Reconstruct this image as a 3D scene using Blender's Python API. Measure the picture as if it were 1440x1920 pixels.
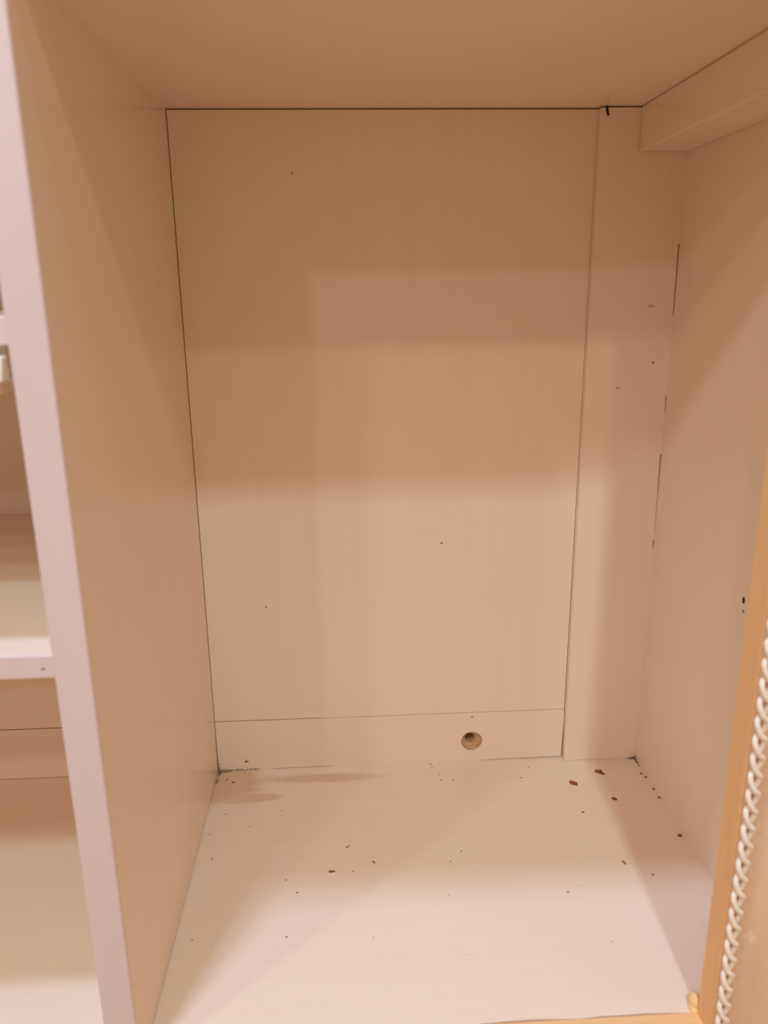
import bpy, bmesh, math, random
from mathutils import Vector, Matrix

for o in list(bpy.data.objects):
    bpy.data.objects.remove(o, do_unlink=True)
scene = bpy.context.scene
COL = scene.collection
random.seed(7)

# ------------------------------------------------------------------ camera
cam_d = bpy.data.cameras.new('camera')
cam = bpy.data.objects.new('camera', cam_d)
COL.objects.link(cam)
cam_d.sensor_fit = 'VERTICAL'
cam_d.sensor_height = 36.0
cam_d.sensor_width = 27.0
cam_d.lens = 1458.75 / 1920 * 36.0
cam_d.clip_start = 0.01
c_r = Vector((0.99856238, -0.0522716, -0.01186786))
c_u = Vector((0.02564133, 0.27139176, 0.96212735))
c_f = Vector((0.0470711, 0.96104849, -0.27234191))
m = Matrix.Identity(4)
for i in range(3):
    m[i][0] = c_r[i]; m[i][1] = c_u[i]; m[i][2] = -c_f[i]
m.translation = Vector((0.12763, -0.35313, 0.43263))
cam.matrix_world = m
cam_d.dof.use_dof = True
cam_d.dof.focus_distance = 0.66
cam_d.dof.aperture_fstop = cam_d.lens / 4.0
scene.camera = cam

# ------------------------------------------------------------------ world, lights, exposure
world = bpy.data.worlds.new('room_light'); scene.world = world
world.use_nodes = True
bg = world.node_tree.nodes['Background']
bg.inputs['Color'].default_value = (1.0, 0.68, 0.382, 1)
bg.inputs['Strength'].default_value = 0.507

CEIL = 1.75          # height of the room's lamps above the cabinet floor
def lamp(name, side, rise, power, radius, col, zc=CEIL):
    """bulb under the room's ceiling; a ray from it runs side metres in x and falls rise metres per metre of depth"""
    t = (zc - 0.566) / rise
    l = bpy.data.lights.new(name, 'POINT')
    l.energy = power; l.shadow_soft_size = radius; l.color = col
    o = bpy.data.objects.new(name, l); COL.objects.link(o)
    x0 = 0.0 if side > 0.2 else (0.337 if side > -0.2 else 0.337)
    o.location = (x0 - side * t, 0.0175 - t, zc)
    return o
# colours are relative to the camera's warm white balance
def bulb(side, rise, watts, rgb, radius):
    m_ = max(rgb)
    lamp('ceiling_bulb', side, rise, watts * m_, radius, tuple(v / m_ for v in rgb))
bulb(0.45, 4.1, 46, (0.59, 0.74, 1.09), 0.048)
bulb(0.06, 1.03, 56, (0.46, 0.66, 0.75), 0.045)
bulb(1.05, 0.95, 60, (0.33, 0.44, 0.43), 0.060)
bulb(0.05, 0.63, 34, (0.50, 0.36, 0.27), 0.035)
bulb(0.50, 0.63, 34, (0.50, 0.46, 0.37), 0.060)
bulb(0.35, 0.43, 40, (0.43, 0.43, 0.60), 0.050)
bulb(-0.95, 3.0, 10, (0.25, 0.33, 0.35), 0.070)

vs = scene.view_settings
vs.view_transform = 'Standard'; vs.look = 'None'; vs.gamma = 1.0
vs.use_curve_mapping = False
vs.exposure = 0.0

# ------------------------------------------------------------------ materials
def newmat(name):
    mt = bpy.data.materials.new(name); mt.use_nodes = True
    nt = mt.node_tree
    return mt, nt, nt.nodes['Principled BSDF']
def N(nt, typ, **kw):
    n = nt.nodes.new(typ)
    for k, v in kw.items(): setattr(n, k, v)
    return n
def noise(nt, scale, vec_scale=(1, 1, 1), detail=4, rough=0.55):
    tc = N(nt, 'ShaderNodeTexCoord'); mp = N(nt, 'ShaderNodeMapping')
    mp.inputs['Scale'].default_value = vec_scale
    nz = N(nt, 'ShaderNodeTexNoise')
    nz.inputs['Scale'].default_value = scale; nz.inputs['Detail'].default_value = detail
    nz.inputs['Roughness'].default_value = rough
    nt.links.new(tc.outputs['Object'], mp.inputs['Vector']); nt.links.new(mp.outputs['Vector'], nz.inputs['Vector'])
    return nz
def ramp(nt, src, stops):
    r = N(nt, 'ShaderNodeValToRGB')
    e = r.color_ramp.elements
    while len(e) < len(stops): e.new(0.5)
    for q, (p, c) in zip(e, stops):
        q.position = p; q.color = c if len(c) == 4 else (*c, 1)
    nt.links.new(src, r.inputs['Fac']); return r
def mixc(nt, fac, a, b):
    x = N(nt, 'ShaderNodeMix', data_type='RGBA')
    if isinstance(fac, (int, float)): x.inputs[0].default_value = fac
    else: nt.links.new(fac, x.inputs[0])
    for s, v in ((6, a), (7, b)):
        if isinstance(v, tuple): x.inputs[s].default_value = (*v, 1)
        else: nt.links.new(v, x.inputs[s])
    return x.outputs[2]
PAINT = (0.90, 0.735, 0.605)
def paint(name, grain=(1, 1, 1), bump=0.06, rough=0.33, col=PAINT, var=0.02):
    mt, nt, b = newmat(name)
    nz = noise(nt, 9.0, grain, 5)
    c2 = tuple(v * (1 - var * k) for v, k in zip(col, (1.0, 1.3, 1.7)))
    r = ramp(nt, nz.outputs['Fac'], [(0.35, col), (0.7, c2)])
    nt.links.new(r.outputs['Color'], b.inputs['Base Color'])
    b.inputs['Roughness'].default_value = rough
    fine = noise(nt, 60.0, grain, 6, 0.6)
    bp = N(nt, 'ShaderNodeBump'); bp.inputs['Strength'].default_value = bump; bp.inputs['Distance'].default_value = 0.002
    nt.links.new(fine.outputs['Fac'], bp.inputs['Height']); nt.links.new(bp.outputs['Normal'], b.inputs['Normal'])
    return mt, nt, b, r
M = {}
M['paint_v'] = paint('paint_vertical_grain', (9, 9, 0.5))[0]
M['paint_x'] = paint('paint_cross_grain', (0.7, 8, 8))[0]
M['paint_smooth'] = paint('paint_smooth', (2, 2, 1), 0.03, 0.22)[0]
M['paint_top'] = paint('paint_top_panel', (2, 2, 2), 0.03, 0.30)[0]
M['paint_edge'] = paint('paint_front_edge', (4, 4, 0.6), 0.05, 0.4, (0.76, 0.61, 0.62))[0]

# floor: same paint, streaky grain along x, wavy brown patches mixed in at the back left corner
mt, nt, b, base = paint('paint_bottom_panel', (0.5, 9, 9), 0.11, 0.36)
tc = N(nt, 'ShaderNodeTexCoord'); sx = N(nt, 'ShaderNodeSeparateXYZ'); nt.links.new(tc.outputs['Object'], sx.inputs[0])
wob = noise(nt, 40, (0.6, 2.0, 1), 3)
def math_n(op, a, bb=None):
    n = N(nt, 'ShaderNodeMath', operation=op)
    for i, v in enumerate((a, bb)):
        if v is None: continue
        if isinstance(v, (int, float)): n.inputs[i].default_value = v
        else: nt.links.new(v, n.inputs[i])
    return n.outputs[0]
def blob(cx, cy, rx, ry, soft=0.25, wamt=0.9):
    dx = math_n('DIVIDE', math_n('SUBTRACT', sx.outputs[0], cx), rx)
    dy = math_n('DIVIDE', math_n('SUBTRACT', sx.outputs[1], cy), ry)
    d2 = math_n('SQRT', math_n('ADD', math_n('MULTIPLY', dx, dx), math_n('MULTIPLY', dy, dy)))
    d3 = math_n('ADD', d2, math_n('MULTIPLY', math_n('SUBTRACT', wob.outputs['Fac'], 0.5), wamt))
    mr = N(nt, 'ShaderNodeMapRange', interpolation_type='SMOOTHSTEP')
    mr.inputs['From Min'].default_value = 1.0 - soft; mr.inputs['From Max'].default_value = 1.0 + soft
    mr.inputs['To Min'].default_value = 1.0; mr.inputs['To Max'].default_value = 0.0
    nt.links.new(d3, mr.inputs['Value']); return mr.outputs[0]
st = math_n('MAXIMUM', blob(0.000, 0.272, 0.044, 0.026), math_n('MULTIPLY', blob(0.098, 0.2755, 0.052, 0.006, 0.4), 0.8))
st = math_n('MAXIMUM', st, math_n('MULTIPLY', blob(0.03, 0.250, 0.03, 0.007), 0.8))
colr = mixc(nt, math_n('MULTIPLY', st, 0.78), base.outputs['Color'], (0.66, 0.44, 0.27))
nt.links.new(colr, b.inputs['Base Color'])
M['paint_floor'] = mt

def simple(name, col, rough=0.6, var=None, scale=200, vs_=(1, 1, 1), bump=0.0):
    mt, nt, b = newmat(name)
    b.inputs['Roughness'].default_value = rough
    nz = noise(nt, scale, vs_, 4)
    c2 = var or tuple(v * 0.85 for v in col)
    r = ramp(nt, nz.outputs['Fac'], [(0.35, col), (0.68, c2)])
    nt.links.new(r.outputs['Color'], b.inputs['Base Color'])
    if bump:
        bp = N(nt, 'ShaderNodeBump'); bp.inputs['Strength'].default_value = bump; bp.inputs['Distance'].default_value = 0.002
        nt.links.new(nz.outputs['Fac'], bp.inputs['Height']); nt.links.new(bp.outputs['Normal'], b.inputs['Normal'])
    return mt
M['raw_wood'] = simple('raw_wood', (0.90, 0.55, 0.275), 0.65, (0.86, 0.50, 0.235), 60, (4, 4, 0.4), 0.1)
M['raw_wood_x'] = simple('raw_wood_rail', (0.90, 0.55, 0.275), 0.65, (0.86, 0.50, 0.235), 60, (0.4, 4, 4), 0.1)
M['drilled'] = simple('drilled_wood', (0.66, 0.43, 0.24), 0.85, (0.45, 0.26, 0.13), 220, (1, 1, 3), 0.5)
M['dark'] = simple('dark_void', (0.03, 0.018, 0.012), 0.9)
M['chip'] = simple('bare_wood_chip', (0.33, 0.085, 0.022), 0.5, (0.20, 0.05, 0.015), 400)
M['chip_brown'] = simple('bare_wood_chip_brown', (0.36, 0.15, 0.04), 0.5, (0.22, 0.09, 0.03), 400)
M['chip_pale'] = simple('bare_wood_chip_ochre', (0.55, 0.30, 0.09), 0.5, (0.30, 0.15, 0.05), 400)
M['scuff'] = simple('faint_scuff', (0.66, 0.48, 0.36), 0.6)
M['speck'] = simple('dark_speck', (0.24, 0.14, 0.075), 0.7)
M['grime'] = simple('corner_grime', (0.14, 0.075, 0.04), 0.95, (0.34, 0.20, 0.11), 500)
M['braid'] = simple('white_cord', (0.95, 0.83, 0.74), 0.7, (0.90, 0.76, 0.66), 300, (1, 1, 1), 0.3)
M['white'] = simple('bright_white', (0.95, 0.92, 0.88), 0.3, (0.93, 0.9, 0.86))
M['filler'] = simple('ochre_filler', (0.90, 0.62, 0.30), 0.6, (0.86, 0.55, 0.24), 150, (1, 1, 1), 0.3)
M['plaster'] = simple('plaster', (0.80, 0.70, 0.60), 0.8, (0.76, 0.66, 0.56), 30, (1, 1, 1), 0.1)
# stripped face of the frame: tan wood with remains of white paint
mt, nt, b = newmat('stripped_face')
n1 = noise(nt, 55, (1, 1, 0.55), 5); n2 = noise(nt, 26, (1, 1, 0.35), 4)
r1 = ramp(nt, n2.outputs['Fac'], [(0.35, (0.84, 0.58, 0.43)), (0.65, (0.76, 0.48, 0.34))])
r2 = ramp(nt, n1.outputs['Fac'], [(0.60, (0, 0, 0)), (0.68, (1, 1, 1))])
nt.links.new(mixc(nt, math_n('MULTIPLY', r2.outputs['Color'], 0.6), r1.outputs['Color'], (0.90, 0.76, 0.64)), b.inputs['Base Color'])
b.inputs['Roughness'].default_value = 0.55
M['stripped'] = mt

# ------------------------------------------------------------------ helpers
def link(name, bm, mat, parent=None, label=None, smooth=False):
    me = bpy.data.meshes.new(name)
    bmesh.ops.recalc_face_normals(bm, faces=bm.faces)
    bm.to_mesh(me); bm.free()
    if smooth:
        for p in me.polygons: p.use_smooth = True
    me.materials.append(M[mat])
    o = bpy.data.objects.new(name, me); COL.objects.link(o)
    if parent is not None: o.parent = parent
    if label: o['label'] = label
    return o
def bm_box(bm, x0, x1, y0, y1, z0, z1, bevel=0.0, segs=2):
    r = bmesh.ops.create_cube(bm, size=1)
    for v in r['verts']:
        v.co = Vector((x0 + (v.co.x + .5) * (x1 - x0), y0 + (v.co.y + .5) * (y1 - y0), z0 + (v.co.z + .5) * (z1 - z0)))
    if bevel:
        es = {e for v in r['verts'] for e in v.link_edges}
        bmesh.ops.bevel(bm, geom=list(es), offset=bevel, segments=segs, affect='EDGES', profile=0.5)
def box(name, x0, x1, y0, y1, z0, z1, mat, parent=None, label=None, bevel=0.0008):
    bm = bmesh.new(); bm_box(bm, x0, x1, y0, y1, z0, z1, bevel)
    return link(name, bm, mat, parent, label)
def prism_y(name, pts, y0, y1, mat, parent=None, label=None, hole=None):
    """outline in the x-z plane pushed along y, with an optional round hole (cx, cz, list of radii)"""
    bm = bmesh.new()
    def loop(pp): 
        vv = [bm.verts.new((x, y0, z)) for x, z in pp]
        return vv, [bm.edges.new((vv[i], vv[(i + 1) % len(vv)])) for i in range(len(vv))]
    v1, e1 = loop(pts); ed = list(e1)
    if hole:
        v2, e2 = loop(hole); ed += e2
    bmesh.ops.triangle_fill(bm, use_beauty=True, use_dissolve=False, edges=ed)
    fs = list(bm.faces)
    g = bmesh.ops.extrude_face_region(bm, geom=fs)
    for v in [q for q in g['geom'] if isinstance(q, bmesh.types.BMVert)]: v.co.y = y1
    return link(name, bm, mat, parent, label)
def empty(name, label, cat, loc=(0, 0, 0)):
    o = bpy.data.objects.new(name, None); COL.objects.link(o)
    o.empty_display_size = 0.05
    o.location = loc; o['label'] = label; o['category'] = cat
    return o

# ------------------------------------------------------------------ dimensions (metres; x right, y into the cabinet, z up)
W, H = 0.397, 0.566
D, DB, DS = 0.2935, 0.2940, 0.2871       # rail face, back panel face, corner stile face
YF = 0.0175                               # depth of the face frame
WF = 0.337                                # inner edge of the frame stile
T = 0.018
XL = -0.42                                # far side of the neighbouring compartment
HR = 0.0512
SX = 0.328                                # left edge of the corner stile

# ------------------------------------------------------------------ the setting
wb = box('wall_back', -1.6, 1.6, 0.345, 0.445, -1.0, 1.9, 'plaster', None, None, 0)
wb['kind'] = 'structure'
for nm, xa, xb in (('wall_left', -1.6, XL - T - 0.001), ('wall_right', W + T + 0.001, 1.6)):
    w_ = box(nm, xa, xb, 0.003, 0.345, -1.0, 1.9, 'plaster', None, None, 0)
    w_['kind'] = 'structure'

# ------------------------------------------------------------------ the cabinet
cab = empty('cabinet', 'empty cream-painted built-in wooden cabinet with a divider and raw wood front frame', 'cabinet', (0, 0, 0))

# bottom panel; its front edge wavers where the paint stops at the raw rail
bm = bmesh.new()
n = 60; xs = [XL + (W + T - XL) * i / n for i in range(n + 1)]
front = [(x, YF + 0.0006 * math.sin(x * 90) + random.uniform(-.0004, .0004)) for x in xs]
vs_t = [bm.verts.new((x, y, 0)) for x, y in front]
bk_t = [bm.verts.new((x, 0.325, 0)) for x in xs]
for i in range(n): bm.faces.new((vs_t[i], vs_t[i + 1], bk_t[i + 1], bk_t[i]))
g = bmesh.ops.extrude_face_region(bm, geom=list(bm.faces))
for v in [q for q in g['geom'] if isinstance(q, bmesh.types.BMVert)]: v.co.z = -0.018
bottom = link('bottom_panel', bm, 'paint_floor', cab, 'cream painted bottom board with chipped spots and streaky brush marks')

top = box('top_panel', XL, W + T, YF, 0.325, H, H + 0.018, 'paint_top', cab, 'smooth cream underside of the cabinet top')
box('outer_back', XL - T, W + T, 0.325, 0.337, -0.018, H + 0.018, 'dark', cab, None, 0)

# divider between the two compartments
bm = bmesh.new(); bm_box(bm, -T, 0, 0.0024, DB + 0.012, 0.0010, H, 0)
div = link('divider_panel', bm, 'paint_smooth', cab, 'tall cream divider board with a pale pinkish front edge')
bm = bmesh.new(); bm_box(bm, -T + 0.00004, -0.00004, 0, 0.0060, 0.0012, H + 0.004, 0.0011, 3)
link('front_edge', bm, 'paint_edge', div, 'pale pinkish-white painted front edge')
box('outer_side_panel', XL - T, XL, YF, 0.325, -0.018, H + 0.018, 'paint_v', cab)

# right side panel
side = box('side_panel', W, W + T, YF, 0.325, -0.018, H + 0.018, 'paint_v', cab, 'cream right side board with a small pin hole', 0)

# back panels, a narrow shadow gap around them
GT = 0.0010
prism_y('back_panel', [(0.0004, HR + 0.0009), (0.095, HR + 0.0007), (0.10, HR + 0.0003), (SX - 0.0006, HR + 0.0004), (SX - 0.0007, H - GT), (0.0006, H - GT)],
        DB, DB + 0.006, 'paint_v', cab, 'large flat cream back panel with dark hairline gaps at its edges')
box('back_panel', XL, -T - 0.0008, DB, DB + 0.006, HR + 0.0009, H - GT, 'paint_v', cab, 'cream back panel of the neighbouring left compartment', 0)

# bottom back rail with a drilled hole
HX, HZ, HRAD = 0.240, 0.0213, 0.0098
hole = []
for i in range(40):
    a = 2 * math.pi * i / 40
    rr = HRAD * (1 + 0.03 * math.sin(3 * a + 1) + (0.06 if 2.9 < a < 3.5 else 0))
    hole.append((HX + rr * math.cos(a), HZ + rr * math.sin(a)))
rail_pts = [(0.0004, HR), (0.0006, 0.0012), (0.010, 0.0010), (0.014, 0.0004), (0.016, 0.0011), (0.022, 0.0010), (0.025, 0.0002), (0.030, 0.0009), (0.036, 0.0009),
            (0.042, 0.0001), (0.052, 0.0001), (0.054, 0.0006), (0.075, 0.0005), (0.080, 0.0002), (0.084, 0.0006), (0.107, 0.0004), (0.110, 0.0),
            (0.245, 0.0), (0.255, 0.0005), (0.290, 0.0008), (SX - 0.0012, 0.0012), (SX - 0.0010, 0.02), (SX - 0.0004, 0.045), (SX - 0.0008, HR)]
rail = prism_y('back_rail', rail_pts, D, D + 0.018, 'paint_x', cab, 'low cream rail along the back with one drilled hole', hole)
# the cup of the hole: rough raw wood with a narrower bore at its upper left
bm = bmesh.new()
rings = []
NS = 40
def ring(pts): rings.append([bm.verts.new(p) for p in pts])
ring([(hole[i][0], D + 0.0002, hole[i][1]) for i in range(NS)])
for dep, k in ((0.0010, 0.97), (0.0022, 0.90), (0.0032, 0.79)):
    ring([(HX - 0.0006 * dep / 0.003 + (hole[i][0] - HX) * k * (1 + random.uniform(-.02, .02)), D + dep + random.uniform(-.0002, .0002), HZ + (hole[i][1] - HZ) * k) for i in range(NS)])
bx_, bz_ = HX - 0.0012, HZ + 0.0006
for dep, rad in ((0.0040, 0.0056), (0.0046, 0.0049), (0.0070, 0.0047), (0.0178, 0.0045)):
    ring([(bx_ + rad * math.cos(2 * math.pi * i / NS), D + dep, bz_ + rad * math.sin(2 * math.pi * i / NS)) for i in range(NS)])
for a, c in zip(rings, rings[1:]):
    for i in range(NS):
        j = (i + 1) % NS
        bm.faces.new((a[i], a[j], c[j], c[i]))
link('drilled_hole', bm, 'drilled', rail, 'round drilled hole showing raw brown wood and a dark bore', True)
box('back_rail', XL, -T - 0.001, D, D + 0.018, 0.0005, HR, 'paint_x', cab, 'low cream back rail of the neighbouring left compartment', 0.0004)

# corner stile with an interrupted crack along the side panel
G = 0.0011
crk = [(0.4662, 0.4119, G), (0.3456, 0.3335, G * .7), (0.2956, 0.2617, G), (0.2617, 0.225, G * .45), (0.2189, 0.212, G * .9)]
pts = [(SX, 0.0004), (SX - 0.0006, H - 0.0012), (W - 0.0012 - 0.038, H - 0.0010), (W, H - 0.0010)]
for a, c, gg in crk:
    pts += [(W, a + 0.001), (W - gg, a), (W - gg * 0.8, (a + c) / 2), (W - gg * .6, c), (W, c - 0.001)]
pts += [(W, 0.004), (W - 0.0014, 0.0012), (W - 0.006, 0.0008), (W - 0.008, 0.0001), (W - 0.03, 0.0003)]
stile = prism_y('corner_stile', pts, DS, DS + 0.0188, 'paint_v', cab, 'upright cream batten in the back right corner')
# cleat under the top on the right
cl = prism_y  # noqa
bm = bmesh.new(); bm_box(bm, W - 0.0383, W - 0.0002, YF + 0.002, DS - 0.0007, H - 0.032, H - 0.0003, 0.0010, 2)
link('ceiling_cleat', bm, 'paint_smooth', cab, 'square cream cleat under the top along the right side')

# neighbouring compartment: two fixed shelves
SF = 0.0185
low = box('shelf', XL, -T - 0.0003, SF, DB - 0.0008, 0.2428, 0.2559, 'paint_x', cab, 'lower cream shelf left of the divider', 0.0009)
up = box('shelf', XL, -T - 0.0003, SF, DB - 0.0008, 0.4110, 0.4240, 'paint_x', cab, 'upper cream shelf left of the divider', 0.0009)

for sh in (low, up):
    z0, z1 = (0.2428, 0.2559) if sh is low else (0.4110, 0.4240)
    box('front_edge', XL, -T - 0.0004, SF - 0.0004, SF + 0.0030, z0 + 0.00003, z1 - 0.00003, 'paint_edge', sh, None, 0.0008)

# face frame of raw wood
fs = box('frame_stile', WF, W + T, 0.0, YF, -0.045, H + 0.06, 'raw_wood', cab, 'raw orange-tan wood inner edge of the front frame', 0.0007)
box('stripped_face', WF + 0.0012, W + T, -0.0012, 0.0, -0.045, H + 0.06, 'stripped', fs, 'tan stripped front face with white paint remains', 0.0004)
fr = box('frame_rail', 0.0, WF, 0.0, YF - 0.0007, -0.045, 0.0002, 'raw_wood_x', cab, 'raw orange-tan wood strip along the front of the bottom', 0.0006)
box('frame_rail', XL - T, -T, 0.0, YF - 0.0007, -0.045, 0.0002, 'raw_wood_x', cab, None, 0.0006)
box('frame_rail', XL - T, WF, 0.0, YF, H + 0.008, H + 0.06, 'raw_wood_x', cab, None, 0.0006)
# blob of ochre filler in the frame's lower corner
bm = bmesh.new()
for (x, y, z, s, kz) in ((WF - 0.0004, YF + 0.0045, 0.0030, 0.0036, 1.7), (WF - 0.0020, YF + 0.0015, 0.0003, 0.0030, 0.7)):
    r = bmesh.ops.create_icosphere(bm, subdivisions=3, radius=s)
    for v in r['verts']:
        v.co = Vector((v.co.x, v.co.y * 1.3, v.co.z * kz)) + Vector((x, y, z))
link('filler_blob', bm, 'filler', fs, 'lumpy ochre filler in the lower corner', True)

# ------------------------------------------------------------------ white looped cord along the frame
def tube(bm, path, rad, seg=8):
    prev = None
    n = len(path)
    for i, p in enumerate(path):
        t = (path[min(i + 1, n - 1)] - path[max(i - 1, 0)]).normalized()
        a = t.cross(Vector((0, 1, 0))); a = a.normalized() if a.length > 1e-4 else Vector((1, 0, 0))
        bb = t.cross(a).normalized()
        rg = [bm.verts.new(p + (a * math.cos(2 * math.pi * k / seg) + bb * math.sin(2 * math.pi * k / seg)) * rad) for k in range(seg)]
        if prev:
            for k in range(seg):
                bm.faces.new((prev[k], prev[(k + 1) % seg], rg[(k + 1) % seg], rg[k]))
        prev = rg
cord = empty('looped_cord', 'white looped braided cord running down the raw wood frame edge', 'cord', (0.3405, -0.004, -0.045))
PITCH = 0.0110
for ph in (0.0, math.pi):
    bm = bmesh.new(); path = []
    z = 0.0; k = 0
    while z < 0.62:
        a = math.pi * z / PITCH + ph
        wob_ = 0.0003 * math.sin(z * 37)
        path.append(Vector((0.0027 * math.sin(a) + wob_, 0.0013 * math.cos(a), z - 0.0016 * math.cos(2 * a) * 0.5)))
        z += PITCH / 10
    tube(bm, path, 0.0016)
    link('strand', bm, 'braid', cord, None, True)

# ------------------------------------------------------------------ small rack under the upper shelf of the left compartment
rk = empty('hanging_rack', 'small bright white rack end hanging under the upper left shelf', 'rack', (-0.06, 0.05, 0.411))
def rk_box(name, x0, x1, y0, y1, z0, z1, mat):
    bm = bmesh.new(); bm_box(bm, x0 + .06, x1 + .06, y0 - .05, y1 - .05, z0 - .411, z1 - .411, 0.0006)
    return link(name, bm, mat, rk)
rk_box('top_flange', -0.120, -0.034, 0.038, 0.075, 0.4085, 0.4107, 'white')
rk_box('web', -0.120, -0.0335, 0.034, 0.038, 0.390, 0.4107, 'white')
rk_box('lower_lip', -0.120, -0.0312, 0.0165, 0.036, 0.3890, 0.3948, 'paint_x')
bm = bmesh.new(); bm_box(bm, -0.060, 0.0342, 0.0115 - .05, 0.0170 - .05, 0.3950 - .411, 0.4066 - .411, 0.0007)
for v in bm.verts:
    if v.co.x > 0: v.co.x += (v.co.z + 0.0044) * 0.15          # slanted end
link('front_plate', bm, 'white', rk, 'bright white front plate')

# ------------------------------------------------------------------ chips, specks, grime on the bottom panel
def flake(name, pts, z, h, mat, parent, label=None):
    bm = bmesh.new()
    vv = [bm.verts.new((x, y, z + h)) for x, y in pts]
    f = bm.faces.new(vv)
    g = bmesh.ops.extrude_face_region(bm, geom=[f])
    for v in [q for q in g['geom'] if isinstance(q, bmesh.types.BMVert)]: v.co.z = z - 0.0002
    return link(name, bm, mat, parent, label)
def drop(cx, cy, lx, ly, ang, tail=1.0):
    pts = []
    for i in range(14):
        a = 2 * math.pi * i / 14
        r = 1 + random.uniform(-.10, .10)
        x = math.cos(a) * r; y = math.sin(a) * r
        if x > 0: y *= (1 - 0.55 * x * tail); x *= 1 + 0.7 * tail
        x *= lx / 2; y *= ly / 2
        pts.append((cx + x * math.cos(ang) - y * math.sin(ang), cy + x * math.sin(ang) + y * math.cos(ang)))
    return pts
chips = [
    ('chip', 'reddish brown paint chip nearest the end of the back rail', [(0.32318, 0.25431), (0.32524, 0.25568), (0.32797, 0.25488), (0.33036, 0.2523), (0.32989, 0.24696), (0.32861, 0.24823), (0.32618, 0.2487), (0.3238, 0.25065)]),
    ('chip', 'reddish brown teardrop paint chip below the corner batten', [(0.35098, 0.26779), (0.35372, 0.27044), (0.35846, 0.27043), (0.35875, 0.26725), (0.3598, 0.26186), (0.35616, 0.26336), (0.35389, 0.26508)]),
    ('chip', 'small reddish brown paint chip in front of the corner batten', [(0.35414, 0.22848), (0.35636, 0.22918), (0.35808, 0.22793), (0.35844, 0.22481), (0.35625, 0.22468), (0.35418, 0.22594)]),
    ('speck', 'dark brown chip against the right side board', [(0.39127, 0.17635), (0.39317, 0.17799), (0.39539, 0.17749), (0.39575, 0.17551), (0.39368, 0.17407), (0.39179, 0.17472)]),
    ('chip_brown', 'brown teardrop paint chip near the middle of the floor', [(0.10569, 0.15403), (0.10702, 0.1551), (0.11013, 0.1546), (0.1119, 0.15347), (0.10963, 0.1529), (0.10778, 0.1523), (0.10602, 0.153)]),
    ('chip_pale', 'ochre paint chip on the right of the floor', [(0.33551, 0.14993), (0.33724, 0.15081), (0.33863, 0.14873), (0.3387, 0.14656), (0.33705, 0.14627), (0.33621, 0.1479)]),
    ('chip_brown', 'thin curved brown paint chip', [(0.1396, 0.16297), (0.14109, 0.16332), (0.1424, 0.16189), (0.14272, 0.15948), (0.14162, 0.16089), (0.1405, 0.16171)]),
    ('speck', 'thin slanted brown scratch', [(0.11905, 0.17921), (0.12068, 0.18147), (0.12264, 0.18308), (0.12198, 0.18138), (0.12013, 0.17945)])]
for mt_, lb, pp in chips:
    flake("paint_chip", pp, 0, 0.0002, mt_, bottom, lb)
# tiny specks, given by floor position (x, y) and size
specks = [(0.0103, 0.2790, 0.0030), (0.0163, 0.2745, 0.0038), (0.0160, 0.2289, 0.0020), (0.0644, 0.2306, 0.0016), (0.0068, 0.2034, 0.0016), (0.0128, 0.1744, 0.0019), (0.1249, 0.1528, 0.0018), (0.0734, 0.1470, 0.0018), (0.0827, 0.1332, 0.0021), (0.0252, 0.2896, 0.0021), (0.0390, 0.2113, 0.0016), (0.2008, 0.2902, 0.0021), (0.2013, 0.2849, 0.0017), (0.2075, 0.2653, 0.0021), (0.2181, 0.2637, 0.0021), (0.2065, 0.2736, 0.0017), (0.2814, 0.2634, 0.0021), (0.2919, 0.2786, 0.0017), (0.3233, 0.2108, 0.0032), (0.3545, 0.1341, 0.0026), (0.2847, 0.1205, 0.0029), (0.1960, 0.1236, 0.0018), (0.2120, 0.1697, 0.0019), (0.2019, 0.1588, 0.0015), (0.1381, 0.0875, 0.0017), (0.3020, 0.0737, 0.0014), (0.2967, 0.1268, 0.0015), (0.0776, 0.0919, 0.0027), (0.1989, 0.0691, 0.0013), (0.0120, 0.0938, 0.0024)]
for cx, cy, s in specks:
    s *= 0.72 if cy > 0.13 else 0.5
    flake('speck', drop(cx, cy, s, s * 0.9, random.uniform(-.5, .5), 0.3), 0, 0.00015, 'speck', bottom)
# grime packed into the two back corners
def clump(name, spots, parent, mat='grime'):
    bm = bmesh.new()
    for x, y, z, s in spots:
        r = bmesh.ops.create_icosphere(bm, subdivisions=1, radius=s)
        for v in r['verts']:
            v.co = Vector((v.co.x * random.uniform(.7, 1.4), v.co.y * random.uniform(.7, 1.3), v.co.z * 0.5)) + Vector((x, y, z))
    o = link(name, bm, mat, parent); return o
sp = []
for i in range(26):
    t = random.random() ** 1.6
    sp.append((0.0012 + t * 0.012, D - 0.001 - random.random() * 0.004 * (1 - t), 0.0002, random.uniform(.0005, .0011)))
for i in range(16):
    sp.append((0.0008 + random.random() * .001, D - random.random() * 0.02, 0.0003, random.uniform(.0004, .0010)))
for i in range(12):
    sp.append((0.0008, D - 0.0006, random.random() * 0.012, random.uniform(.0004, .0009)))
for x in (0.018, 0.023, 0.027, 0.031, 0.035): sp.append((x, D - 0.0005, 0.0004, 0.0008))
g1 = clump('corner_grime', sp, bottom); g1['kind'] = 'stuff'; g1['label'] = 'dark crumbly grime packed in the back left corner'
sp = []
for i in range(22):
    t = random.random()
    sp.append((W - 0.001 - t * 0.012 * random.random(), DS - 0.001 - random.random() * 0.001, 0.0003, random.uniform(.0004, .001)))
for i in range(18):
    sp.append((W - 0.0008 - random.random() * .001, DS - random.random() * 0.016, 0.0003, random.uniform(.0005, .0011)))
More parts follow.
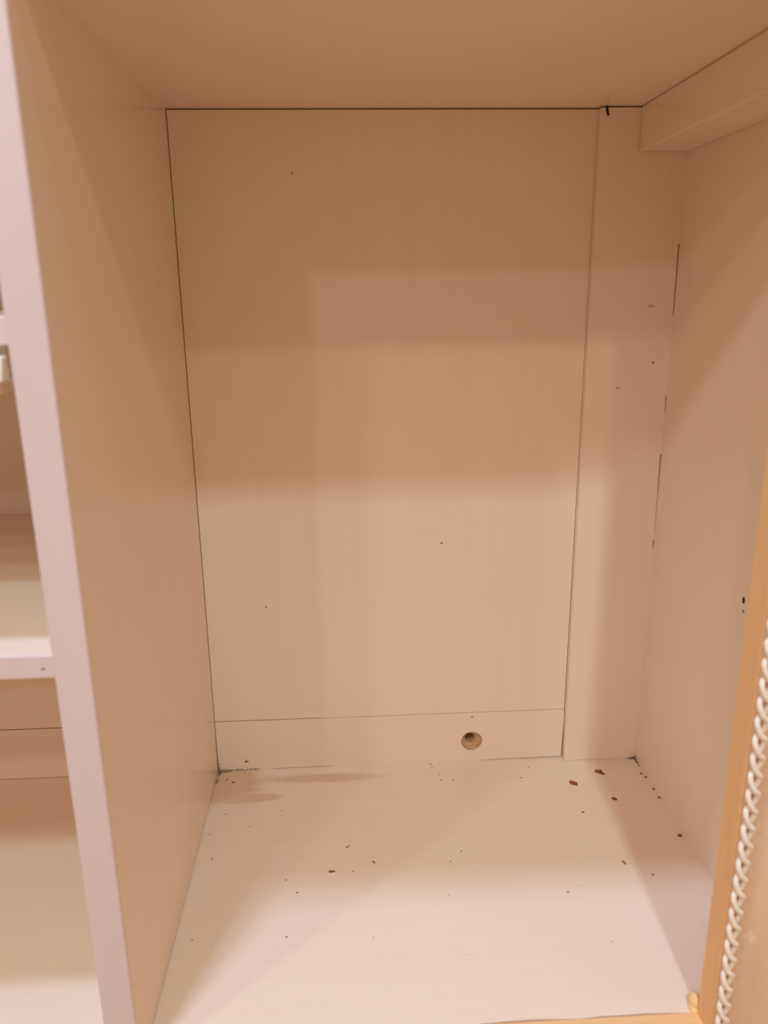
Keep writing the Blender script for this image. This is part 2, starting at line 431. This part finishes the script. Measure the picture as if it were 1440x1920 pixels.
for x, y in ((0.3935, 0.262), (0.3955, 0.256), (0.3958, 0.238), (0.3962, 0.226)): sp.append((x, y, 0.0003, 0.0013))
g2 = clump('corner_grime', sp, bottom); g2['kind'] = 'stuff'; g2['label'] = 'dark crumbly grime in the back right corner'

# marks on upright boards: thin flakes facing the front (-y)
def mark_y(name, x, z, sx_, sz, y, mat, parent, label=None):
    bm = bmesh.new()
    vv = []
    for i in range(8):
        a = 2 * math.pi * i / 8; r = random.uniform(.8, 1.15)
        vv.append(bm.verts.new((x + sx_ / 2 * r * math.cos(a), y - 0.00015, z + sz / 2 * r * math.sin(a))))
    f = bm.faces.new(vv)
    g = bmesh.ops.extrude_face_region(bm, geom=[f])
    for v in [q for q in g['geom'] if isinstance(q, bmesh.types.BMVert)]: v.co.y = y + 0.0002
    return link(name, bm, mat, parent, label)
mark_y('speck', 0.2097, 0.2196, 0.0019, 0.0014, DB, 'speck', bpy.data.objects['back_panel'])
mark_y('speck', 0.0534, 0.1644, 0.0019, 0.0014, DB, 'speck', bpy.data.objects['back_panel'])
mark_y('speck', 0.0917, 0.5208, 0.0013, 0.0013, DB, 'speck', bpy.data.objects['back_panel'])
mark_y('speck', 0.3784, 0.4189, 0.0066, 0.0024, DS, 'scuff', stile)
mark_y('speck', 0.3831, 0.3736, 0.0019, 0.0019, DS, 'speck', stile)
mark_y('speck', 0.3549, 0.3535, 0.0028, 0.0019, DS, 'scuff', stile)
mark_y('speck', -0.0302, 0.2485, 0.0021, 0.0012, SF - 0.0004, 'speck', low)
mark_y('speck', 0.2398, 0.0470, 0.0037, 0.0016, D, 'chip_pale', rail)
mark_y('speck', 0.0268, 0.0088, 0.0043, 0.0027, D, 'chip_pale', rail)
# pin hole in the side panel: dark pit with a raised pale rim
bm = bmesh.new()
px, py, pz = W, 0.1295, 0.2265
for i in range(16):
    pass
r = bmesh.ops.create_uvsphere(bm, u_segments=16, v_segments=8, radius=1)
for v in r['verts']: v.co = Vector((px + v.co.x * 0.0004, py + v.co.y * 0.0017, pz + v.co.z * 0.0026))
link('pin_hole', bm, 'dark', side, 'small dark pin hole', True)
bm = bmesh.new()
r = bmesh.ops.create_uvsphere(bm, u_segments=16, v_segments=8, radius=1)
for v in r['verts']: v.co = Vector((px + v.co.x * 0.0006, py - 0.0052 + v.co.y * 0.0018, pz + 0.001 + v.co.z * 0.0034))
link('paint_lump', bm, 'paint_v', side, None, True)
bm = bmesh.new()
r = bmesh.ops.create_uvsphere(bm, u_segments=12, v_segments=6, radius=1)
for v in r['verts']: v.co = Vector((px + v.co.x * 0.0003, py - 0.0015 + v.co.y * 0.0012, pz - 0.0075 + v.co.z * 0.0012))
link('speck', bm, 'speck', side, None, True)
# drip of dark gum at the top of the corner stile
bm = bmesh.new()
for i in range(7):
    t = i / 6
    r = bmesh.ops.create_icosphere(bm, subdivisions=2, radius=0.0010)
    for v in r['verts']: v.co += Vector((0.3318 + 0.0012 * t * t, DS - 0.0002, H - 0.0010 - 0.0050 * t))
link('dark_drip', bm, 'dark', stile, 'short dark drip at the top', True)
# a ridge of paint down the lower left of the back panel
bm = bmesh.new()
bm_box(bm, 0.0158, 0.0164, DB - 0.0003, DB + 0.0002, HR + 0.001, 0.10, 0.0001, 1)
link('paint_ridge', bm, 'paint_v', bpy.data.objects['back_panel'])
